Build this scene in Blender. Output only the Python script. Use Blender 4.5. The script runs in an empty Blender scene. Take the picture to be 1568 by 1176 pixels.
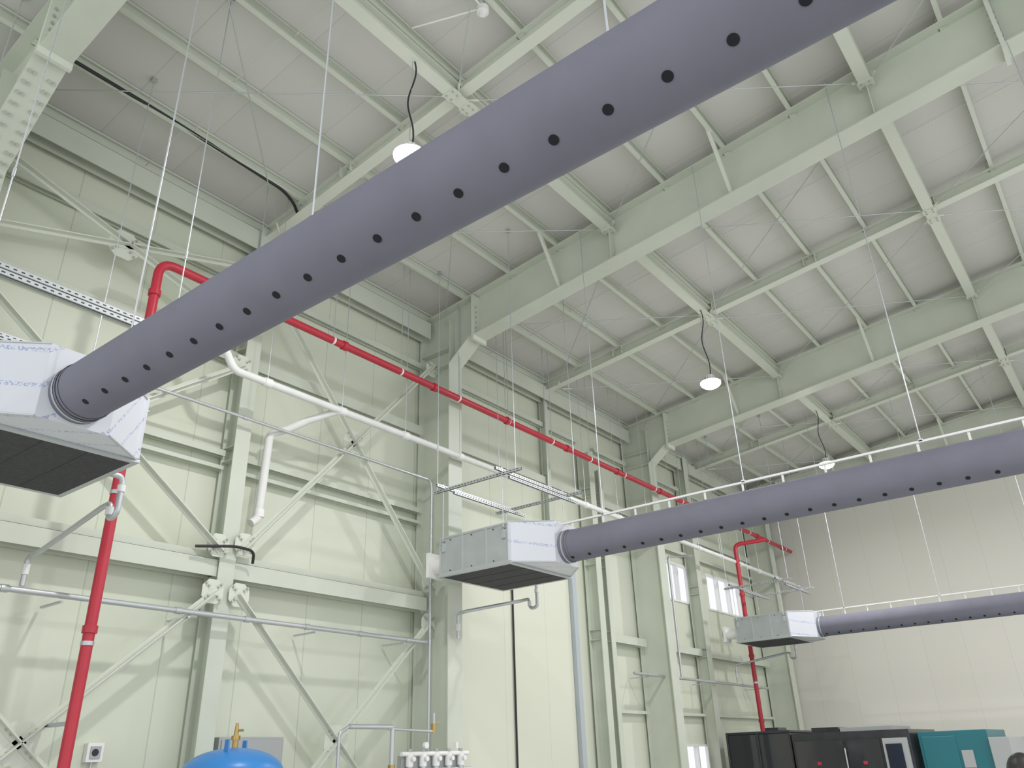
import bpy, bmesh, math, random
from mathutils import Vector, Matrix
random.seed(4)
V=Vector
scene=bpy.context.scene
COL=bpy.context.collection
# ------------------------------------------------------------------ materials
def mat(name,col,rough=.6,metal=0.,noise=.0,nscale=4.,bump=0.,emis=None,es=0.,spec=.4,alpha=None):
    m=bpy.data.materials.new(name);m.use_nodes=True;nt=m.node_tree
    b=nt.nodes['Principled BSDF']
    b.inputs['Base Color'].default_value=(*col,1);b.inputs['Roughness'].default_value=rough
    b.inputs['Metallic'].default_value=metal;b.inputs['Specular IOR Level'].default_value=spec
    if noise>0 or bump>0:
        tc=nt.nodes.new('ShaderNodeTexCoord');n=nt.nodes.new('ShaderNodeTexNoise');n.inputs['Scale'].default_value=nscale;n.inputs['Detail'].default_value=2
        nt.links.new(tc.outputs['Object'],n.inputs['Vector'])
        if noise>0:
            r=nt.nodes.new('ShaderNodeValToRGB')
            r.color_ramp.elements[0].position=.3;r.color_ramp.elements[1].position=.7
            r.color_ramp.elements[0].color=(*[c*(1-noise) for c in col],1)
            r.color_ramp.elements[1].color=(*[min(1,c*(1+noise)) for c in col],1)
            nt.links.new(n.outputs['Fac'],r.inputs['Fac']);nt.links.new(r.outputs['Color'],b.inputs['Base Color'])
        if bump>0:
            bp=nt.nodes.new('ShaderNodeBump');bp.inputs['Strength'].default_value=bump;bp.inputs['Distance'].default_value=.01
            nt.links.new(n.outputs['Fac'],bp.inputs['Height']);nt.links.new(bp.outputs['Normal'],b.inputs['Normal'])
    if emis: b.inputs['Emission Color'].default_value=(*emis,1);b.inputs['Emission Strength'].default_value=es
    return m
def panel_mat(name,c1,c2,axis,pitch,seam=.012,seamdark=.55,axis2=None,pitch2=3.,rough=.5):
    """sandwich-panel cladding: joints every `pitch` m along axis, tone varies panel to panel"""
    m=bpy.data.materials.new(name);m.use_nodes=True;nt=m.node_tree;N=nt.nodes;Lk=nt.links.new
    b=N['Principled BSDF'];b.inputs['Roughness'].default_value=rough;b.inputs['Specular IOR Level'].default_value=.3
    tc=N.new('ShaderNodeTexCoord');sp=N.new('ShaderNodeSeparateXYZ');Lk(tc.outputs['Object'],sp.inputs[0])
    def M(op,a,bb=None):
        n=N.new('ShaderNodeMath');n.operation=op
        for i,x in enumerate((a,bb)):
            if x is None: continue
            if isinstance(x,(int,float)): n.inputs[i].default_value=x
            else: Lk(x,n.inputs[i])
        return n.outputs[0]
    def joint(ax,p,s):
        d=M('DIVIDE',sp.outputs[ax],p);f=M('FRACT',d);return M('LESS_THAN',f,s/p),M('FLOOR',d)
    j,fl=joint(axis,pitch,seam)
    wn=N.new('ShaderNodeTexWhiteNoise');wn.noise_dimensions='1D';Lk(fl,wn.inputs['W'])
    ns=N.new('ShaderNodeTexNoise');ns.inputs['Scale'].default_value=.5;ns.inputs['Detail'].default_value=1;Lk(tc.outputs['Object'],ns.inputs['Vector'])
    fac=M('ADD',M('MULTIPLY',wn.outputs['Value'],.5),M('MULTIPLY',ns.outputs['Fac'],.5))
    mx=N.new('ShaderNodeMix');mx.data_type='RGBA';Lk(fac,mx.inputs['Factor']);mx.inputs['A'].default_value=(*c1,1);mx.inputs['B'].default_value=(*c2,1)
    if axis2 is not None:
        j2,_=joint(axis2,pitch2,seam);j=M('MAXIMUM',j,j2)
    m2=N.new('ShaderNodeMix');m2.data_type='RGBA';Lk(j,m2.inputs['Factor']);Lk(mx.outputs['Result'],m2.inputs['A'])
    m2.inputs['B'].default_value=(*[c*seamdark for c in c1],1);Lk(m2.outputs['Result'],b.inputs['Base Color'])
    return m
STEEL=mat('painted_steel',(.54,.585,.49),.45,noise=.05,nscale=1.5)
STEELD=mat('painted_steel_light',(.61,.65,.555),.45)
GALV=mat('galvanised',(.50,.53,.54),.38,metal=.55)
GALVB=mat('galvanised_box',(.43,.465,.47),.4,metal=.4,noise=.08,nscale=3)
BOLT=mat('bolt_steel',(.43,.46,.39),.4,metal=.3)
RED=mat('red_pipe_paint',(.44,.018,.035),.4,noise=.06)
WHITE=mat('white_lagging',(.72,.73,.70),.6,noise=.04)
WHITEP=mat('white_plastic',(.80,.80,.78),.4)
BLACK=mat('black_rubber',(.012,.012,.013),.5)
FILT=mat('filter_black',(.036,.037,.041),.8,noise=.2,nscale=30)
FAB=mat('duct_fabric',(.155,.157,.197),.85,noise=.05,nscale=3.,bump=.15,spec=.2)
HOLE=mat('duct_hole',(.006,.006,.010),.9)
WIRE=mat('steel_wire',(.55,.58,.62),.35,metal=.6)
BRASS=mat('brass',(.45,.30,.10),.35,metal=.8)
BLUE=mat('tank_blue',(.03,.20,.55),.35)
DARKM=mat('machine_black',(.022,.024,.028),.25,noise=.2)
SMOKE=mat('smoked_acrylic',(.020,.020,.025),.06,spec=.6)
TEAL=mat('machine_teal',(.008,.13,.16),.4)
LGREY=mat('light_grey_paint',(.36,.38,.38),.5)
BLUGR=mat('blue_grey_trim',(.40,.45,.48),.5)
CONC=mat('concrete_floor',(.55,.55,.52),.5,noise=.12,nscale=.8)
LAMP=mat('lamp_diffuser',(.9,.9,.9),.5,emis=(1,.97,1),es=60.)
WALLM=panel_mat('wall_cladding',(.59,.635,.50),(.645,.68,.56),1,1.0,.014,.80)
GABLE=panel_mat('gable_cladding',(.73,.715,.635),(.755,.74,.665),0,1.0,.012,.88)
DOORM=panel_mat('door_cladding',(.63,.65,.525),(.67,.68,.565),1,1.25,.012,.85)
ROOFM=panel_mat('roof_lining',(.55,.55,.51),(.60,.595,.555),1,1.0,.018,.92,axis2=0,pitch2=4.,rough=.7)
SKIN=mat('skin',(.55,.36,.27),.55);HAIR=mat('hair_black',(.012,.010,.010),.5,noise=.3,nscale=40,bump=.3);CLOTH=mat('work_jacket',(.03,.04,.07),.85,noise=.1);TROU=mat('trousers',(.05,.05,.055),.9)
# glass
GLASS=bpy.data.materials.new('window_glass');GLASS.use_nodes=True
_n=GLASS.node_tree;_n.nodes.clear();_o=_n.nodes.new('ShaderNodeOutputMaterial');_t=_n.nodes.new('ShaderNodeBsdfTransparent');_g=_n.nodes.new('ShaderNodeBsdfGlossy');_g.inputs['Roughness'].default_value=.05
_m=_n.nodes.new('ShaderNodeMixShader');_m.inputs[0].default_value=.08;_t.inputs[0].default_value=(.93,.93,.95,1)
_n.links.new(_t.outputs[0],_m.inputs[1]);_n.links.new(_g.outputs[0],_m.inputs[2]);_n.links.new(_m.outputs[0],_o.inputs[0])
# foil insulation film with blue print
def film():
    m=mat('printed_film',(.60,.63,.68),.35,spec=.5);nt=m.node_tree;N=nt.nodes;b=N['Principled BSDF']
    tc=N.new('ShaderNodeTexCoord');mp=N.new('ShaderNodeMapping');mp.inputs['Rotation'].default_value=(.6,.5,.9);nt.links.new(tc.outputs['Object'],mp.inputs[0])
    w=N.new('ShaderNodeTexWave');w.inputs['Scale'].default_value=1.6;w.inputs['Distortion'].default_value=0
    n=N.new('ShaderNodeTexNoise');n.inputs['Scale'].default_value=60.;nt.links.new(mp.outputs[0],w.inputs[0]);nt.links.new(tc.outputs['Object'],n.inputs[0])
    a=N.new('ShaderNodeMath');a.operation='GREATER_THAN';a.inputs[1].default_value=.96;nt.links.new(w.outputs['Fac'],a.inputs[0])
    c=N.new('ShaderNodeMath');c.operation='GREATER_THAN';c.inputs[1].default_value=.53;nt.links.new(n.outputs['Fac'],c.inputs[0])
    d=N.new('ShaderNodeMath');d.operation='MULTIPLY';nt.links.new(a.outputs[0],d.inputs[0]);nt.links.new(c.outputs[0],d.inputs[1])
    x=N.new('ShaderNodeMix');x.data_type='RGBA';x.inputs['A'].default_value=(.60,.63,.68,1);x.inputs['B'].default_value=(.32,.36,.55,1)
    nt.links.new(d.outputs[0],x.inputs['Factor']);nt.links.new(x.outputs['Result'],b.inputs['Base Color']);return m
FILM=film()
# ------------------------------------------------------------------ geometry builder
class G:
    def __init__(s,name): s.name=name;s.bm=bmesh.new();s.mats=[]
    def mi(s,m):
        if m not in s.mats: s.mats.append(m)
        return s.mats.index(m)
    def faces(s,vs,fs,m,smooth=False):
        bv=[s.bm.verts.new(v) for v in vs];k=s.mi(m)
        for f in fs:
            try:
                ff=s.bm.faces.new([bv[i] for i in f]);ff.material_index=k;ff.smooth=smooth
            except ValueError: pass
    def hexa(s,p,m):
        s.faces(p,[(0,3,2,1),(4,5,6,7),(0,1,5,4),(1,2,6,5),(2,3,7,6),(3,0,4,7)],m)
    def box(s,a,b,m):
        x0,y0,z0=a;x1,y1,z1=b
        s.hexa([(x0,y0,z0),(x1,y0,z0),(x1,y1,z0),(x0,y1,z0),(x0,y0,z1),(x1,y0,z1),(x1,y1,z1),(x0,y1,z1)],m)
    def beam(s,p0,p1,rects,m,up=(0,0,1)):
        p0=V(p0);p1=V(p1);d=(p1-p0).normalized();up=V(up);u=d.cross(up)
        if u.length<1e-4: u=d.cross(V((0,1,0)))
        u.normalize();v=u.cross(d).normalized()
        for (u0,v0,u1,v1) in rects:
            q=[(u0,v0),(u1,v0),(u1,v1),(u0,v1)]
            s.hexa([p0+u*a+v*b for a,b in q]+[p1+u*a+v*b for a,b in q],m)
    def prism(s,poly,off,m):
        n=len(poly);off=V(off);vs=[V(p) for p in poly]+[V(p)+off for p in poly]
        fs=[tuple(range(n))[::-1],tuple(range(n,2*n))]+[(i,(i+1)%n,n+(i+1)%n,n+i) for i in range(n)]
        s.faces(vs,fs,m)
    def tube(s,pts,r,m,n=12,caps=True,smooth=True):
        pts=[V(p) for p in pts];rs=r if isinstance(r,(list,tuple)) else [r]*len(pts)
        t0=(pts[1]-pts[0]).normalized();u=t0.orthogonal().normalized();vs=[]
        for i,p in enumerate(pts):
            a=(pts[i]-pts[i-1]).normalized() if i>0 else None
            b=(pts[i+1]-pts[i]).normalized() if i<len(pts)-1 else None
            t=(a+b).normalized() if a and b and (a+b).length>1e-5 else (a or b)
            u=(u-t*u.dot(t)).normalized();w=t.cross(u)
            for k in range(n):
                an=2*math.pi*k/n;vs.append(p+(u*math.cos(an)+w*math.sin(an))*rs[i])
        fs=[]
        for i in range(len(pts)-1):
            for k in range(n):
                fs.append((i*n+k,i*n+(k+1)%n,(i+1)*n+(k+1)%n,(i+1)*n+k))
        s.faces(vs,fs,m,smooth)
        if caps:
            s.faces(vs[:n],[tuple(range(n))[::-1]],m);s.faces(vs[-n:],[tuple(range(n))],m)
    def pipe(s,pts,r,m,rad=.1,n=12,couple=None,cm=None):
        P=[V(p) for p in pts];out=[P[0]]
        for i in range(1,len(P)-1):
            a=(P[i-1]-P[i]);b=(P[i+1]-P[i]);k=min(rad,a.length*.49,b.length*.49)
            A=P[i]+a.normalized()*k;B=P[i]+b.normalized()*k
            for j in range(7):
                t=j/6;out.append(A*(1-t)**2+P[i]*2*t*(1-t)+B*t*t)
        out.append(P[-1]);s.tube(out,r,m,n)
        if couple:
            cm=cm or m
            for i in range(len(P)-1):
                L=(P[i+1]-P[i]).length;d=(P[i+1]-P[i]).normalized();c=couple*.5
                while c<L-.1:
                    q=P[i]+d*c;s.tube([q-d*.035,q+d*.035],r*1.28,cm,n);c+=couple
    def bolt(s,p,nrm,r=.014,h=.012,m=None):
        p=V(p);nrm=V(nrm).normalized();s.tube([p,p+nrm*h],r,m or BOLT,6,smooth=False)
    def ellip(s,c,rx,ry,rz,m,nu=20,nv=12,z0=-1.,z1=1.):
        vs=[];fs=[];c=V(c)
        for j in range(nv+1):
            ph=math.asin(z0)+(math.asin(z1)-math.asin(z0))*j/nv
            for i in range(nu):
                th=2*math.pi*i/nu;vs.append(c+V((rx*math.cos(ph)*math.cos(th),ry*math.cos(ph)*math.sin(th),rz*math.sin(ph))))
        for j in range(nv):
            for i in range(nu): fs.append((j*nu+i,j*nu+(i+1)%nu,(j+1)*nu+(i+1)%nu,(j+1)*nu+i))
        s.faces(vs,fs,m,True)
    def done(s,bevel=None):
        bmesh.ops.recalc_face_normals(s.bm,faces=s.bm.faces[:])
        me=bpy.data.meshes.new(s.name);s.bm.to_mesh(me);s.bm.free()
        for m in s.mats: me.materials.append(m)
        o=bpy.data.objects.new(s.name,me);COL.objects.link(o)
        if bevel:
            b=o.modifiers.new('b','BEVEL');b.width=bevel;b.segments=2;b.limit_method='ANGLE'
        return o
def H(w,h,tf=.014,tw=.01):
    return [(-w/2,-h/2,w/2,-h/2+tf),(-w/2,h/2-tf,w/2,h/2),(-tw/2,-h/2+tf,tw/2,h/2-tf)]
def HV(w,h,tf=.014,tw=.01):
    return [(-w/2,-h/2,-w/2+tf,h/2),(w/2-tf,-h/2,w/2,h/2),(-w/2+tf,-tw/2,w/2-tf,tw/2)]
def Cs(w,h,t=.006): return [(-w/2,-h/2,-w/2+t,h/2),(-w/2+t,-h/2,w/2,-h/2+t),(-w/2+t,h/2-t,w/2,h/2),(w/2-t,-h/2+t,w/2,-h/2+.025),(w/2-t,h/2-.025,w/2,h/2-t)]
def Ls(w,h,t=.01): return [(0,0,w,t),(0,t,t,h)]
SL=.11
def zr(x): return 9.05+SL*x
YG=24.6; XE=15.
FR=[1.85,9.2,16.2,23.3]; IM=[5.55,12.7,19.75]
# ------------------------------------------------------------------ shell
g=G('floor');g.box((-.1,-6,-.12),(20,YG+.1,0),CONC);g.done()
wins=[(17.75,19.6,4.98,5.95),(20.0,22.2,4.98,5.95),(17.75,19.6,.75,1.78),(20.0,22.2,.75,1.78)]
g=G('wall_left')
ys=sorted({-1.5,YG}|{w[0] for w in wins}|{w[1] for w in wins});zs=sorted({0,9.03}|{w[2] for w in wins}|{w[3] for w in wins})
for i in range(len(ys)-1):
    for j in range(len(zs)-1):
        cy=(ys[i]+ys[i+1])/2;cz=(zs[j]+zs[j+1])/2
        if any(w[0]<cy<w[1] and w[2]<cz<w[3] for w in wins): continue
        g.box((-.1,ys[i],zs[j]),(0,ys[i+1],zs[j+1]),WALLM)
g.done()
g=G('wall_back');g.prism([(-.1,YG,0),(XE,YG,0),(XE,YG,zr(XE)),(-.1,YG,zr(-.1))],(0,.1,0),GABLE);g.done()
g=G('ceiling');g.prism([(-.1,-1.5,zr(-.1)),(XE,-1.5,zr(XE)),(XE,-1.5,zr(XE)+.1),(-.1,-1.5,zr(-.1)+.1)],(0,YG+1.6,0),ROOFM);g.done()
for k,(a,b,c,d) in enumerate(wins):
    g=G('window_%d'%(k+1));t=.045
    g.box((-.09,a,c),(.03,b,c+t),WHITEP);g.box((-.09,a,d-t),(.03,b,d),WHITEP)
    for i in range(4):
        y=a+(b-a-t)*i/3;g.box((-.09,y,c+t),(.03,y+t,d-t),WHITEP)
    g.box((-.05,a+t,c+t),(-.044,b-t,d-t),GLASS);g.done()
# ------------------------------------------------------------------ portal frames
def frame(Y):
    g=G('steel_portal_frame');w=.16;t=.018;xo,xi=.06,.75
    zb=lambda x:8.24+SL*(x-1.75); zt=lambda x:8.86+SL*x
    if Y<3: kx,k0=1.75,7.45
    else: kx,k0=1.2,7.83
    kz=zb(kx)
    bot=[(xi,0.02),(xi,k0),(kx,kz),(XE,zb(XE))];top=[(xo,zt(xo)),(XE,zt(XE))]
    for poly in ([(xo,0.02),(xi,0.02),(xi,k0),(xo,k0)],[(xo,k0),(xi,k0),(kx,kz),(kx,zt(kx)),(xo,zt(xo))],[(kx,kz),(XE,zb(XE)),(XE,zt(XE)),(kx,zt(kx))]):
        g.prism([(x,Y-.006,z) for x,z in poly],(0,.012,0),STEEL)
    def fl(a,b):
        a=V((a[0],Y,a[1]));b=V((b[0],Y,b[1]));d=(b-a).normalized();n=V((-d.z,0,d.x))
        pts=[a-n*t/2,b-n*t/2,b+n*t/2,a+n*t/2];g.prism([p-V((0,w,0)) for p in pts],(0,2*w,0),STEEL)
    for P in (bot,top,[(xo,.02),(xo,zt(xo))]):
        for i in range(len(P)-1): fl(P[i],P[i+1])
    def stiff(x0,z0,x1,z1):
        d=V((x1-x0,0,z1-z0)).normalized();n=V((-d.z,0,d.x))*.006
        g.prism([V((x0,Y-.15,z0))-n,V((x1,Y-.15,z1))-n,V((x1,Y-.15,z1))+n,V((x0,Y-.15,z0))+n],(0,.30,0),STEEL)
    stiff(xo+.02,k0,xi-.02,k0);stiff(xi,k0+.02,xi,8.7);stiff(xo+.02,8.15,xi-.02,8.15)
    for x in (4.1,8.1,12.1): stiff(x,zb(x)+.02,x,zt(x)-.02)
    for x in (kx+.1,9.6):
        g.box((x-.025,Y-.172,zb(x)-.09),(x+.025,Y+.172,zt(x)-.03),STEELD)
        for sy in (-.12,.12):
            for k in range(6):
                z=zb(x)+.04+k*.1
                for s in (-1,1): g.bolt((x+s*.025,Y+sy,z),(s,0,0),.018,.022)
    if Y<3:
        for k in range(9):
            for sy in (-.12,-.07,.07,.12):
                tt=.06+k*.1;g.bolt((.75+1.0*tt,Y+sy,k0+.79*tt-.014),(.62,0,-.78),.017,.022)
        for k in range(8):
            for sy in (-.12,-.07,.07,.12): g.bolt((xi+.01,Y+sy,k0-.1-k*.11),(1,0,0),.017,.022)
    g.box((-.0,Y-.22,0),(.85,Y+.22,.02),STEEL)
    for x in (3.1,6.1,10.1):
        for s in (-1,1): g.beam((x,Y+s*.08,zb(x)+.03),(x,Y+s*.62,zt(x)+.06),Ls(.05,.05,.006),STEELD)
    g.done()
for Y in FR: frame(Y)
for Y in IM:
    g=G('secondary_roof_beam');z0=8.77
    g.beam((.05,Y,z0),(XE,Y,z0+SL*(XE-.05)),H(.16,.2),STEELD)
    for x in (2.1,4.1,6.1,8.1,10.1):
        g.box((x-.11,Y-.12,z0+SL*x-.08),(x-.10,Y+.12,z0+SL*x+.08),STEELD);g.box((x+.10,Y-.12,z0+SL*x-.08),(x+.11,Y+.12,z0+SL*x+.08),STEELD)
        for sy in (-.09,.09): g.bolt((x+.11,Y+sy,z0+SL*x),(1,0,0),.014,.02)
    g.done()
for x in (4.1,8.1,12.1):
    g=G('roof_strut_beam');z=8.66+SL*x
    g.beam((x,-1.4,z),(x,YG-.02,z),H(.16,.18),STEELD)
    for Y in sorted(FR+IM):
        for s in (-1,1):
            g.box((x-.1,Y+s*.15-.07,z-.1),(x+.1,Y+s*.15+.07,z-.091),STEELD)
            for a in (-.05,.05):
                for bb in (-.04,.04): g.bolt((x+a,Y+s*.15+bb,z-.1),(0,0,-1),.014,.02)
    g.done()
g=G('roof_purlins')
xs=[.15,1.1,2.1,3.1,4.1,5.1,6.1,7.1,8.1,9.1,10.1,11.1,12.1,13.1,14.1]
for x in xs:
    z=zr(x)-.095;g.beam((x,-1.4,z),(x,YG-.02,z),Cs(.06,.17),STEELD,up=(0,0,1))
    for Y in FR+IM:
        g.box((x-.05,Y-.05,z-.12),(x-.042,Y+.05,z+.07),STEELD);g.box((x-.05,Y-.05,z-.12),(x+.05,Y+.05,z-.112),STEELD)
        for a in (-.02,.02): g.bolt((x-.05,Y+a,z),(-1,0,0),.012,.015)
g.done()
g=G('roof_sag_rods')
for yy in (3.7,7.4,10.95,14.45,18.,21.6):
    for i in range(len(xs)-1):
        o=.05 if i%2 else -.05
        g.tube([(xs[i],yy+o,zr(xs[i])-.12),(xs[i+1],yy+o,zr(xs[i+1])-.12)],.006,STEELD,6)
g.done()
g=G('roof_cross_brace_rods')
for a,b in ((1.95,5.5),(5.6,9.1),(9.3,12.6),(12.8,16.1),(16.3,19.65),(19.85,23.2)):
    for x0,x1 in ((.6,4.1),(4.1,8.1),(8.1,12.1)):
        z0=8.62+SL*x0;z1=8.62+SL*x1
        for p,q in (((x0,a,z0),(x1,b,z1)),((x1,a,z1),(x0,b,z0))):
            g.tube([p,q],.008,GALV,6)
            p=V(p);q=V(q);d=(q-p).normalized();g.tube([p,p+d*.2],.016,STEELD,8);g.tube([q-d*.2,q],.016,STEELD,8)
g.done()
# ------------------------------------------------------------------ wall steel
for Y,top,xi,w in ((5.5,8.85,.34,.22),(14.1,7.7,.36,.2),(14.55,7.4,.30,.16),(12.7,8.85,.2,.12),(18.9,8.85,.36,.24),(24.3,9.0,.35,.3)):
    g=G('steel_wall_post');zb0=5.02 if Y==12.7 else 0
    g.beam(((xi+.06)/2,Y,zb0),((xi+.06)/2,Y,top),HV((xi-.06),w),STEEL,up=(0,1,0))
    if zb0==0: g.box((.0,Y-w*.7,0),(xi+.08,Y+w*.7,.02),STEEL)
    for z in (3.8,5.3,6.75):
        if zb0<z<top:
            g.box((.08,Y-w*.46,z-.1),(xi-.02,Y+w*.46,z-.09),STEEL)
            g.box((.08,Y-w*.46,z+.09),(xi-.02,Y+w*.46,z+.1),STEEL)
    g.done()
g=G('wall_girts')
def girt(z,a,b,h,w=.18,x=.14): g.beam((x,a,z),(x,b,z),HV(w,h),STEEL)
for a,b in ((-1.4,1.72),(1.98,5.4),(5.6,9.05)):
    girt(3.80,a,b,.2,.2,.2);g.box((.02,a,3.98),(.24,b,4.0),STEEL);g.box((.22,a,3.92),(.24,b,3.98),STEEL)
for a,b in ((14.7,16.05),(16.35,18.8),(19.05,23.1)):
    girt(3.80,a,b,.16);girt(2.4,a,b,.06,.1,.08)
for z,h in ((5.12,.05),(5.32,.08),(6.72,.16),(7.95,.1)):
    for a,b in ((-1.4,1.72),(1.98,5.4),(5.6,9.05),(9.35,14.0),(14.65,16.05),(16.35,18.8),(19.05,23.1)):
        if 9.3<a<10 and z<6.5: continue
        if a>14 and 5<z<5.5:
            if z<5.2: continue
            z2=6.2
        else: z2=z
        girt(z2,a,b,h,.1,.09)
for a,b in ((-1.4,1.7),(2.0,9.05),(9.35,16.05),(16.35,23.15)): girt(8.62,a,b,.32,.2,.2)
g.done()
g=G('wall_cross_bracing')
def br(a,b,x=.40):
    a=(x,*a);b=(x,*b);g.beam(a,b,[(-.045,-.005,.045,.005),(-.006,.0,.006,.075)],STEELD,up=(1,0,0))
def gus(y,z,s=.19,x=.395):
    p=[(x,y-s,z-s*.45),(x,y-s*.45,z-s),(x,y+s*.45,z-s),(x,y+s,z-s*.45),(x,y+s,z+s*.45),(x,y+s*.45,z+s),(x,y-s*.45,z+s),(x,y-s,z+s*.45)]
    g.prism(p,(-.012,0,0),STEELD)
    for sy in (-1,1):
        for sz in (-1,1):
            for q in (.45,.7): g.bolt((x+.008,y+sy*s*q,z+sz*s*q*.9),(1,0,0),.015,.022)
X2=[((1.7,3.5),(5.35,.25)),((1.7,.25),(5.35,3.5)),((5.65,3.5),(9.0,.25)),((5.65,.25),(9.0,3.5)),
    ((1.95,6.5),(5.35,3.98)),((1.95,3.98),(5.35,6.5)),((5.65,4.05),(9.0,7.85)),((5.65,7.85),(9.0,4.05)),
    ((1.95,7.97),(5.35,6.95)),((1.95,6.98),(5.35,8.05))]
for a,b in X2: br(a,b)
for p in ((3.52,1.87),(7.33,1.87),(3.65,5.24),(7.33,5.95),(3.5,7.47)): gus(*p)
for p in ((5.32,3.5),(5.68,3.5),(5.32,4.05),(5.68,4.12),(9.0,3.5),(9.0,4.1),(2.0,3.3),(2.0,4.05),(5.68,7.8),(9.0,7.8),(5.32,6.5),(2.05,6.5),(2.0,7.97)): gus(*p,s=.14,x=.392)
g.done()
for y in (23.75,24.0):
    g=G('downpipe');g.tube([(.3,y,0),(.3,y,8.6)],.06,BLUGR,14)
    for z in (1.5,4.,6.5): g.box((.003,y-.07,z),(.37,y+.07,z+.03),GALV)
    g.done()
g=G('door_1')
g.box((.004,9.45,0),(.07,13.35,4.9),DOORM);g.box((.004,13.36,0),(.16,13.5,5.0),BLUGR)
g.box((.004,9.45,4.9),(.12,13.36,5.0),STEEL)
g.box((.07,10.2,.9),(.1,10.24,1.3),BLACK)
g.done()
# ------------------------------------------------------------------ fabric ducts
def duct(xs0,Y,Z,xe,ha):
    g=G('perforated_fabric_air_duct');r=.217;n=48;pts=[]
    x=xs0-.02
    while x<xe: pts.append((x,Y,Z));x+=.27;
    pts.append((xe,Y,Z))
    g.tube(pts,r,FAB,n)
    for q in (xs0+.02,xs0+.10): g.tube([(q-.012,Y,Z),(q+.012,Y,Z)],r+.005,FAB,n,caps=False)
    x=xs0+.14 if Y>3 else xs0+.34
    while x<xe-.1:
        a=math.radians(ha);d=V((0,-math.cos(a),-math.sin(a)));c=V((x,Y,Z))+d*r
        g.tube([c-d*.01,c+d*.003],.024,HOLE,18,smooth=False)
        x+=.2695
    x=xs0+.6
    if Y<3:
        # nearest duct: hung directly from its sewn-in top spline
        while x<xe:
            g.box((x-.03,Y-.004,Z+r-.01),(x+.03,Y+.004,Z+r+.03),GALV)
            g.tube([(x,Y,Z+r+.01),(x,Y,zr(x)-.05)],.0065,WIRE,6);x+=2.02
    else:
        zz=4.56 if Y<12 else 4.50
        g.beam((xs0-.1,Y,zz),(xe,Y,zz),[(-.02,-.012,.02,.012)],WHITEP)
        x=xs0+.1
        while x<xe:
            g.box((x-.012,Y-.006,Z+r-.01),(x+.012,Y+.006,zz-.01),WHITEP);x+=.5
        x=xs0+.6
        while x<xe:
            g.box((x-.02,Y-.02,zz),(x+.02,Y+.02,zz+.03),GALV)
            g.tube([(x,Y,zz),(x,Y,zr(x)-.05)],.0065,WIRE,6);x+=2.02
    g.done()
duct(3.22,2.28,4.155,13.5,63);duct(2.98,9.05,4.23,14.0,60);duct(3.0,19.35,4.15,14.0,55)
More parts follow.
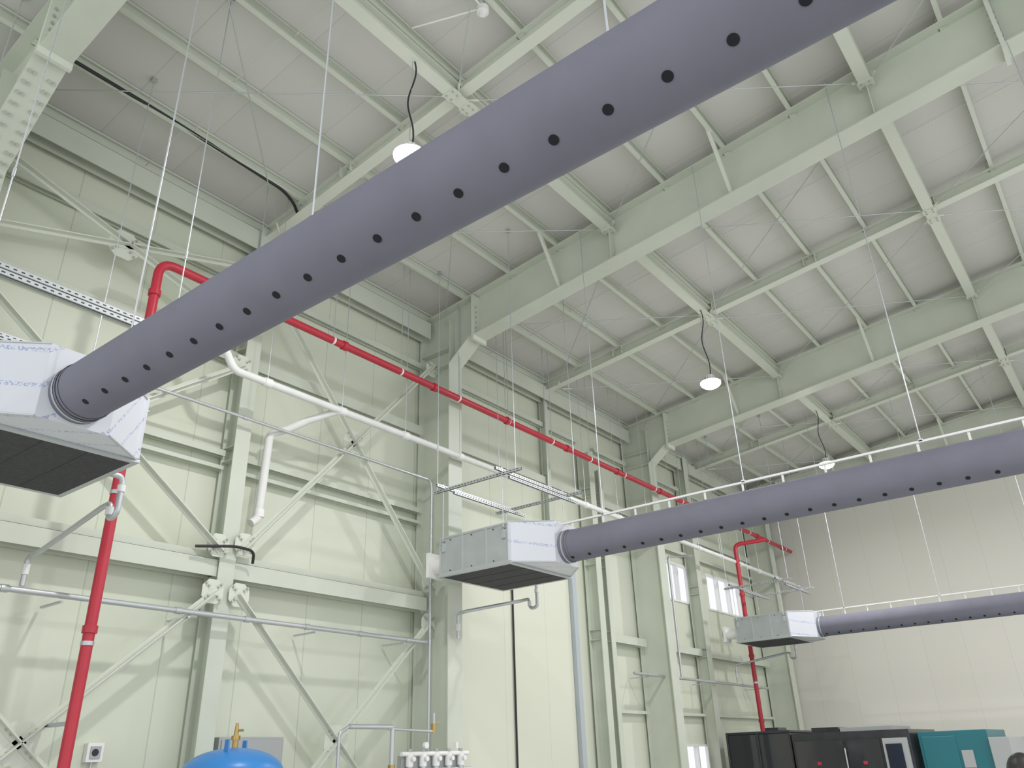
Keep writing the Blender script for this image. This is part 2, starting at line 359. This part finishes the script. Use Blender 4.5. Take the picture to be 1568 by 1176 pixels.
# ------------------------------------------------------------------ air handling units
def unit(x0,x1,xd,Y,zb,zd,yd):
    g=G('air_handling_unit');hw=.72;zt=zb+.57
    g.box((x0,Y-hw,zb+.02),(x1,Y+hw,zt),GALVB)
    for s in (-1,1):
        for z in (zb+.02,zt-.03):
            g.box((x0-.005,Y+s*hw-.01,z),(x1+.005,Y+s*hw+.01,z+.03),GALV)
        for x in (x0-.005,x0+.42,x0+.86,x1-.03):
            g.box((x,Y+s*hw-.012,zb+.02),(x+.02,Y+s*hw+.012,zt),GALV)
        g.box((x1-.12,Y+s*(hw+.01)-.015,zb+.35),(x1-.06,Y+s*(hw+.01)+.015,zb+.47),GALV)
        g.box((x0+.05,Y+s*(hw+.01)-.015,zb+.35),(x0+.1,Y+s*(hw+.01)+.015,zb+.47),GALV)
        for x in (x0+.2,x0+.6,x0+1.0):
            for z in (zb+.07,zt-.06): g.bolt((x,Y+s*hw,z),(0,s,0),.009,.014,BLACK)
        for x in (x0+.08,x1-.08):
            g.box((x-.03,Y+s*(hw+.03)-.03,zt-.08),(x+.03,Y+s*(hw+.03)+.03,zt-.07),GALV)
            g.box((x-.03,Y+s*hw-.004,zt-.14),(x+.03,Y+s*hw+.014,zt-.08),GALV)
    g.box((x0+.03,Y-hw+.03,zb-.004),(x1-.03,Y+hw-.03,zb+.03),FILT)
    for k in range(1,4):
        yy=Y-hw+.03+k*(2*hw-.06)/4;g.box((x0+.04,yy-.004,zb-.008),(x1-.04,yy+.004,zb-.004),FILT)
    for a,b in (((x0-.02,Y-hw-.02),(x1+.02,Y-hw+.03)),((x0-.02,Y+hw-.03),(x1+.02,Y+hw+.02)),((x0-.02,Y-hw+.03),(x0+.03,Y+hw-.03)),((x1-.03,Y-hw+.03),(x1+.02,Y+hw-.03))):
        g.box((*a,zb-.006),(*b,zb+.018),GALV)
    a=[(x1,Y-hw,zb+.02),(x1,Y+hw,zb+.02),(x1,Y+hw,zt),(x1,Y-hw,zt)]
    xf=xd-.03;p=.27;zl=zd-.245;b=[(xf,yd-p,zl),(xf,yd+p,zl),(xf,yd+p,zt),(xf,yd-p,zt)]
    g.faces(a+b,[(0,1,5,4),(1,2,6,5),(2,3,7,6),(3,0,4,7),(4,5,6,7)],FILM)
    g.box((x1-.02,Y-hw-.014,zb+.03),(x1+.015,Y+hw+.014,zt+.008),FILM)
    for p0,p1 in zip(a,b): g.tube([p0,p1],.010,GALV,6)
    g.tube([(xf,yd,zd),(xf+.1,yd,zd)],.224,FAB,40,caps=False)
    g.tube([(xf+.05,yd,zd),(xf+.075,yd,zd)],.229,GALV,40,caps=False)
    g.box((x0-.10,Y-.5,zb+.15),(x0,Y-.2,zb+.45),GALVB)
    g.box((x0-.36,Y-.64,zb+.06),(x0-.30,Y-.34,zb+.42),WHITEP);g.tube([(x0-.30,Y-.49,zb+.24),(x0,Y-.49,zb+.24)],.12,WHITEP,20)
    g.tube([(x0-.40,Y-.49,zb+.24),(x0-.36,Y-.49,zb+.24)],.13,LGREY,20)
    g.done(.002)
    f=G('unistrut_hanger_frame');zf=zb+1.27
    def ch(p0,p1,z):
        p0=V((*p0,z));p1=V((*p1,z));f.beam(p0,p1,[(-.021,-.021,-.018,.021),(.018,-.021,.021,.021),(-.018,.018,.018,.021),(-.018,-.021,-.012,-.018),(.012,-.021,.018,-.018)],GALV)
        d=(p1-p0);L=d.length;d.normalize();c=.05;sd=V((-d.y,d.x,0))
        while c<L-.03:
            q=p0+d*c
            for s in (-1,1):
                e=q+sd*(.0214*s);u=d*.014;f.faces([e-u-V((0,0,.006)),e+u-V((0,0,.006)),e+u+V((0,0,.006)),e-u+V((0,0,.006))],[(0,1,2,3)],BLACK)
            c+=.06
    X0,X1=x0+.08,x1-.08;Y0,Y1=Y-hw-.03,Y+hw+.03
    for y in (Y0,Y1): ch((X0-.2,y),(X1+.35,y),zf)
    for x in (X0,X1): ch((x,Y0-.15),(x,Y1+.2),zf+.05)
    for x in (X0+.3,X1+.2): ch((x,Y0-.1),(x,Y1+.12),zf-.12)
    for x in (X0,X1):
        for y in (Y0,Y1):
            f.tube([(x,y,zt-.12),(x,y,zf+.1)],.006,WIRE,6)
            for z in (zt-.06,zf-.04,zf+.08): f.tube([(x,y,z),(x,y,z+.015)],.016,GALV,6)
    for x in (X0-.12,X1+.25):
        for y in (Y0,Y1):
            f.tube([(x,y,zf-.03),(x,y,zr(x)-.03)],.006,WIRE,6);f.tube([(x,y,zf+.02),(x,y,zf+.035)],.016,GALV,6)
            f.box((x-.03,y-.03,zr(x)-.05),(x+.03,y+.03,zr(x)-.002),GALV)
            f.tube([(x,y,zf+.7),(x,y,zf+.78)],.012,GALV,8)
    f.done()
unit(1.42,2.76,3.22,2.28,3.92,4.155,2.28)
unit(1.2,2.48,2.98,9.10,3.98,4.23,9.05)
unit(1.2,2.5,3.0,19.4,3.92,4.15,19.35)
def drain(x,Y,zb,xw,yw,zl):
    g=G('condensate_drain_pipe');r=.026
    g.pipe([(x,Y-.16,zb+.05),(x,Y,zb+.05),(x,Y,zb-.30),(x-.14,Y,zb-.31),(x-.14,Y,zb-.16),(x-.3,Y,zb-.17),(xw+.15,yw+.02,zb-.36),(xw,yw,zb-.38),(xw,yw,zl+.04)],r,GALV,.06,10)
    for p,q in (((x,Y,zb-.03),(x,Y,zb-.09)),((x-.14,Y,zb-.2),(x-.14,Y,zb-.27)),((xw,yw,zl+.15),(xw,yw,zl+.25))): g.tube([p,q],r*1.35,WHITE,10)
    g.done()
drain(2.2,3.18,3.92,.5,3.2,3.22);drain(1.75,9.96,3.98,.86,9.15,3.2);drain(2.0,20.26,3.92,.6,19.8,3.1)
# ------------------------------------------------------------------ pipes
g=G('red_sprinkler_pipe')
g.pipe([(.95,3.72,0),(.95,3.72,7.10),(.95,24.4,7.10)],.055,RED,.2,16,couple=1.9,cm=RED)
for z in (1.2,2.7,4.2,5.6): g.tube([(.95,3.72,z),(.95,3.72,z+.04)],.062,GALV,14)
y=5.
while y<24: g.tube([(.95,y,7.1),(.95,y+.03,7.1)],.060,WHITEP,14);g.tube([(.95,y+.015,7.15),(.95,y+.015,9.05)],.006,WIRE,6);y+=1.35
for z in (2.0,5.2): g.beam((.1,3.72,z),(.9,3.72,z),Ls(.04,.04,.005),GALV)
g.done()
g=G('red_sprinkler_riser')
g.pipe([(.95,20.05,0),(.95,20.05,6.55),(1.7,20.3,6.6)],.055,RED,.15,16,couple=1.5)
for z in (1.6,3.1,4.6): g.tube([(.95,20.05,z),(.95,20.05,z+.04)],.064,GALV,14)
g.done()
g=G('white_insulated_pipe')
g.pipe([(.9,4.6,6.55),(.9,4.9,6.1),(.9,24.3,6.1)],.05,WHITE,.1,16)
y=5.4
while y<24: g.tube([(.9,y-.05,6.1),(.9,y+.05,6.1)],.064,WHITEP,14);g.tube([(.9,y,6.1),(.9,y,9.1)],.006,WIRE,6);y+=1.25
g.pipe([(.9,6.61,6.1),(.6,6.25,5.9)],.05,WHITE,.05,14);g.pipe([(.62,6.27,5.91),(.45,6.05,5.75),(.34,5.9,5.7),(.34,5.86,4.5),(.34,5.76,4.42)],.055,WHITE,.12,14)
g.tube([(.34,5.87,4.52),(.34,5.87,4.62)],.066,WHITEP,14)
g.done()
g=G('steel_conduit_run')
g.pipe([(.5,3.,5.72),(.5,8.88,5.72),(.5,8.92,5.6),(.5,8.92,1.2)],.022,GALV,.08,8,couple=1.6)
g.done()
g=G('low_level_air_pipe')
g.pipe([(.5,2.6,3.22),(.5,8.85,3.2)],.03,GALV,.06,10,couple=.9)
for y in (3.6,5.0,6.8,8.4): g.box((.05,y-.015,3.15),(.5,y+.015,3.17),GALV)
g.done()
g=G('low_level_air_pipe');g.pipe([(.5,14.9,3.1),(.5,22,3.1)],.03,GALV,.06,10,couple=1.2)
for y in (15.5,18.4,21.4): g.box((.05,y-.015,3.05),(.5,y+.015,3.07),GALV)
g.pipe([(.5,17.0,3.1),(.5,17.0,5.8),(.5,18.3,6.05)],.03,GALV,.1,10);g.done()
g=G('black_power_cable')
g.pipe([(1.15,2.2,8.98),(1.12,3.3,9.02),(1.1,5.2,8.98),(1.0,5.5,8.9),(.75,5.75,8.75),(.55,5.62,8.5),(.4,5.5,8.3)],.022,BLACK,.3,8)
g.pipe([(.1,11.48,0),(.1,11.48,4.5)],.018,BLACK,.1,8)
g.pipe([(.42,5.0,3.98),(.5,5.5,4.05),(.5,5.75,4.03),(.42,5.8,3.9)],.018,BLACK,.2,8)
g.done()
g=G('smoke_detector')
g.tube([(5.0,4.93,9.4),(5.0,4.93,9.33)],.07,WHITEP,20);g.tube([(5.0,4.93,9.33),(5.0,4.93,9.28)],[.055,.03],WHITEP,20)
g.tube([(5.0,4.93,9.4),(5.0,4.93,9.58)],.02,WHITEP,8);g.tube([(4.2,4.6,9.38),(5.0,4.93,9.4)],.011,WHITEP,8);g.tube([(5.0,4.93,9.4),(5.1,3.0,9.42)],.011,WHITEP,8)
g.done()
def lamp(x,Y,z):
    g=G('high_bay_lamp')
    g.tube([(x,Y,z+.02),(x,Y,z+.05),(x,Y,z+.07)],[.17,.16,.11],WHITEP,28);g.tube([(x,Y,z+.07),(x,Y,z+.15)],[.09,.075],WHITEP,24)
    for k in range(12):
        a=k*math.pi/6;g.box((x+.09*math.cos(a)-.004,Y+.09*math.sin(a)-.004,z+.07),(x+.09*math.cos(a)+.004,Y+.09*math.sin(a)+.004,z+.13),LGREY)
    g.ellip((x,Y,z+.02),.18,.18,.11,LAMP,28,10,-1,0)
    zz=8.56+SL*x
    g.tube([(x,Y,z+.15),(x-.01,Y,z+.3),(x,Y,zz)],.005,WIRE,6)
    pts=[];n=18
    for i in range(n+1):
        t=i/n;pts.append((x+.03*math.sin(t*9),Y+.03*math.cos(t*7),z+.15+(zz-z-.15)*t))
    g.tube(pts,.010,BLACK,6)
    o=g.done()
    l=bpy.data.lights.new('lamp_light','AREA');l.shape='DISK';l.size=.28;l.energy=150;l.color=(1,.97,.98);lo=bpy.data.objects.new('lamp_light',l);COL.objects.link(lo)
    lo.location=(x,Y,z-.12);lo.parent=o
for x,dz in ((4.1,.0),(10.9,.0)):  # far row hangs out of view, added to light the hall floor
    for Y,z in ((4.72,7.58),(12.23,7.5),(18.5,7.62)): lamp(x,Y,z)
# ------------------------------------------------------------------ bottom equipment
g=G('air_receiver_tank')
cx,cy=1.35,5.2
g.tube([(cx,cy,.25),(cx,cy,1.55)],.5,BLUE,40,caps=False);g.ellip((cx,cy,1.55),.5,.5,.24,BLUE,40,10,0,1);g.ellip((cx,cy,.25),.5,.5,.2,BLUE,40,8,-1,0)
for k in range(4):
    a=k*math.pi/2+.6;g.box((cx+.4*math.cos(a)-.05,cy+.4*math.sin(a)-.05,0),(cx+.4*math.cos(a)+.05,cy+.4*math.sin(a)+.05,.4),BLUE)
for a in (-.9,2.2):
    px,py=cx+.27*math.cos(a),cy+.27*math.sin(a);g.prism([(px-.04,py,1.7),(px+.04,py,1.7),(px+.03,py,1.86),(px-.03,py,1.86)],(0,.015,0),BLUE)
g.tube([(cx,cy,1.77),(cx,cy,1.86)],.03,BRASS,12);g.tube([(cx,cy,1.86),(cx,cy,1.9)],.045,BRASS,6);g.tube([(cx,cy,1.9),(cx,cy,2.02)],[.025,.015],BRASS,10);g.pipe([(cx,cy,1.95),(cx+.06,cy+.04,1.95)],.012,BRASS,.02,8)
g.done()
g=G('electrical_panel_box');g.box((.004,5.75,1.1),(.22,6.65,1.93),LGREY);g.box((.22,5.78,1.13),(.235,6.62,1.90),LGREY);g.box((.235,6.5,1.45),(.25,6.55,1.6),BLACK);g.done(.004)
g=G('wall_outlet_box');g.box((.004,4.33,1.70),(.08,4.50,1.88),WHITEP);g.box((.08,4.36,1.73),(.09,4.47,1.85),LGREY);g.tube([(.04,4.41,1.2),(.04,4.41,1.7)],.012,GALV,8);g.tube([(.09,4.41,1.79),(.094,4.41,1.79)],.035,BLACK,14);g.done(.003)
g=G('compressed_air_manifold')
X=.95
g.pipe([(X,7.05,2.02),(X,7.75,2.02),(X,7.78,2.02),(X,7.78,1.0)],.03,GALV,.06,12)
g.pipe([(X,7.7,2.0),(X,8.55,1.97),(X,8.55,2.2)],.018,GALV,.04,10)
g.pipe([(X,7.05,2.02),(X,6.9,1.95),(X,6.9,1.2)],.02,GALV,.05,10)
for y in (8.1,8.35,8.6,8.85,9.1):
    g.tube([(X,y,1.55),(X,y,1.72)],.05,WHITEP,14);g.tube([(X,y,1.72),(X,y,1.76)],.03,LGREY,12);g.tube([(X,y,1.40),(X,y,1.55)],.042,GALV,14)
    g.tube([(X+.05,y,1.64),(X+.09,y,1.64)],.03,WHITEP,14)
g.tube([(X,7.95,1.70),(X,9.25,1.70)],.028,WHITEP,12);g.tube([(X,7.8,1.5),(X,9.3,1.5)],.03,GALV,12)
g.tube([(X+.01,9.0,1.76),(X+.01,9.0,1.84)],.025,WHITEP,12);g.tube([(X+.03,8.35,1.8),(X+.07,8.35,1.8)],.04,WHITEP,14);g.tube([(X+.0,8.35,1.7),(X+.03,8.35,1.8)],.012,GALV,8)
g.box((X-.12,8.0,1.3),(X-.05,9.2,1.68),LGREY)
g.tube([(X,8.55,1.95),(X,8.55,2.07)],.035,BRASS,10);g.beam((X,8.55,2.08),(X+.02,8.67,2.1),[(-.01,-.005,.01,.005)],BRASS)
g.tube([(X,7.78,1.5),(X,7.78,1.58)],.045,BRASS,10)
g.box((X-.1,8.5,0),(X-.06,8.56,1.3),LGREY);g.box((X-.1,9.1,0),(X-.06,9.16,1.3),LGREY)
g.done()
D=1.0
g=G('smoked_enclosure_machine')
g.box((.9,17+D,.0),(2.35,18.85+D,.9),DARKM);g.box((.92,17.02+D,.9),(2.33,18.83+D,1.93),SMOKE);
for x in (.9,1.6,2.31): g.box((x,16.99+D,.9),(x+.04,17.01+D,1.97),DARKM)
g.box((.9,17+D,1.93),(2.35,18.85+D,1.98),DARKM);g.box((1.7,17.3+D,1.98),(2.0,17.8+D,2.05),DARKM);g.done(.01)
g=G('cnc_machining_center')
g.box((2.45,16.8+D,0),(4.75,19+D,1.9),DARKM);g.box((2.5,16.77+D,.8),(3.48,16.8+D,1.75),SMOKE);g.box((3.55,16.77+D,.8),(4.18,16.8+D,1.75),SMOKE)
g.box((2.75,17.2+D,1.9),(3.3,18+D,2.0),DARKM);g.box((3.4,17+D,1.9),(4.4,18.5+D,1.98),LGREY);g.box((4.25,16.72+D,.7),(4.7,16.8+D,1.75),LGREY);g.box((4.3,16.70+D,1.1),(4.6,16.72+D,1.65),SMOKE)
g.tube([(3.51,16.73+D,1.0),(3.51,16.73+D,1.6)],.015,GALV,8)
for z in (1.05,1.55): g.tube([(3.51,16.73+D,z),(3.51,16.8+D,z)],.01,GALV,8)
for x in (2.95,3.85): g.box((x-.04,16.755+D,1.3),(x+.04,16.77+D,1.36),RED)
g.done(.01)
g=G('teal_machine_cabinet')
g.box((4.85,17+D,0),(6.05,19+D,1.84),TEAL);g.box((4.9,16.98+D,.2),(5.5,17+D,1.75),TEAL);g.box((6.06,16.9+D,0),(6.4,18.9+D,1.7),LGREY);g.box((5.55,16.97+D,1.2),(5.75,17+D,1.5),LGREY);g.done(.01)
# ------------------------------------------------------------------ person (only the crown of the head reaches the frame)
px,py=8.15,6.05
def skinned(name,verts,edges,radii,m,parent):
    me=bpy.data.meshes.new(name);me.from_pydata(verts,edges,[]);o=bpy.data.objects.new(name,me);COL.objects.link(o)
    me.materials.append(m)
    s=o.modifiers.new('skin','SKIN');s.use_smooth_shade=True
    for i,rr in enumerate(radii): me.skin_vertices[0].data[i].radius=rr if isinstance(rr,tuple) else (rr,rr)
    me.skin_vertices[0].data[0].use_root=True
    u=o.modifiers.new('sub','SUBSURF');u.levels=2;u.render_levels=2;o.parent=parent;return o
P=bpy.data.objects.new('person',None);COL.objects.link(P);P.location=(0,0,0)
def q(x,y,z): return (px+x,py+y,z)
skinned('jacket',[q(0,0,.86),q(0,0,1.02),q(0,.01,1.16),q(0,0,1.27),q(0,0,1.33),q(-.17,0,1.25),q(-.21,.01,1.02),q(-.2,-.06,.82),q(.17,0,1.25),q(.21,.01,1.02),q(.2,-.06,.82)],
 [(0,1),(1,2),(2,3),(3,4),(3,5),(5,6),(6,7),(3,8),(8,9),(9,10)],[(.15,.11),(.14,.10),(.16,.11),(.14,.09),.06,.06,.05,.042,.06,.05,.042],CLOTH,P)
skinned('trousers',[q(0,0,.84),q(-.09,0,.76),q(-.10,.01,.42),q(-.10,.02,.09),q(.09,0,.76),q(.10,.01,.42),q(.10,.02,.09)],[(0,1),(1,2),(2,3),(0,4),(4,5),(5,6)],[(.14,.10),.085,.062,.045,.085,.062,.045],TROU,P)
for s in (-1,1):
    skinned('shoe_%d'%(s+2),[q(s*.10,.05,.045),q(s*.10,-.04,.045),q(s*.105,-.15,.035)],[(0,1),(1,2)],[(.045,.04),(.045,.04),(.04,.03)],BLACK,P)
    skinned('palm_%d'%(s+2),[q(s*.2,-.06,.82),q(s*.2,-.075,.76),q(s*.2,-.085,.72)],[(0,1),(1,2)],[.026,(.022,.036),(.018,.036)],SKIN,P)
    for k,(dy,L) in enumerate(((-.03,.07),(-.01,.08),(.01,.075),(.03,.06))):
        skinned('finger_%d_%d'%(s+2,k),[q(s*.2,-.085+dy,.725),q(s*.197,-.09+dy,.725-L*.5),q(s*.188,-.09+dy,.725-L)],[(0,1),(1,2)],[.009,.008,.007],SKIN,P)
    skinned('thumb_%d'%(s+2),[q(s*.195,-.10,.77),q(s*.185,-.13,.745),q(s*.18,-.14,.715)],[(0,1),(1,2)],[.011,.010,.008],SKIN,P)
g=G('head');g.ellip(q(0,0,1.42),.075,.09,.112,SKIN,24,16);g.tube([q(0,.01,1.28),q(0,0,1.36)],.05,SKIN,16)
g.ellip(q(0,-.09,1.41),.014,.022,.024,SKIN,10,8)
for s in (-1,1): g.ellip(q(s*.077,.0,1.415),.010,.018,.03,SKIN,10,8);g.ellip(q(s*.03,-.078,1.43),.013,.008,.008,WHITEP,10,6);g.ellip(q(s*.03,-.085,1.43),.005,.004,.005,BLACK,8,6)
g.ellip(q(0,-.08,1.365),.024,.008,.007,RED,10,6)
h=g.done();h.parent=P
g=G('hair');g.ellip(q(0,.012,1.44),.088,.10,.105,HAIR,28,14,-.15,1);g.ellip(q(0,.04,1.41),.083,.075,.11,HAIR,28,14)
h=g.done();h.parent=P
# ------------------------------------------------------------------ world, camera
w=bpy.data.worlds.new('world');scene.world=w;w.use_nodes=True
w.node_tree.nodes['Background'].inputs[0].default_value=(.96,.98,1.0,1);w.node_tree.nodes['Background'].inputs[1].default_value=1.33
F=V((-.5478,.7185,.4287));R=V((.7861,.6173,-.0301));U=V((.2862,-.3205,.9030))
cd=bpy.data.cameras.new('camera');cam=bpy.data.objects.new('camera',cd);COL.objects.link(cam)
M=Matrix((R,U,-F)).transposed().to_4x4();M.translation=V((9,0,1.6));cam.matrix_world=M
cd.sensor_width=36;cd.lens=27.78;cd.clip_end=200;scene.camera=cam
scene.view_settings.view_transform='Standard'
scene.view_settings.exposure=0
scene.view_settings.gamma=1.12
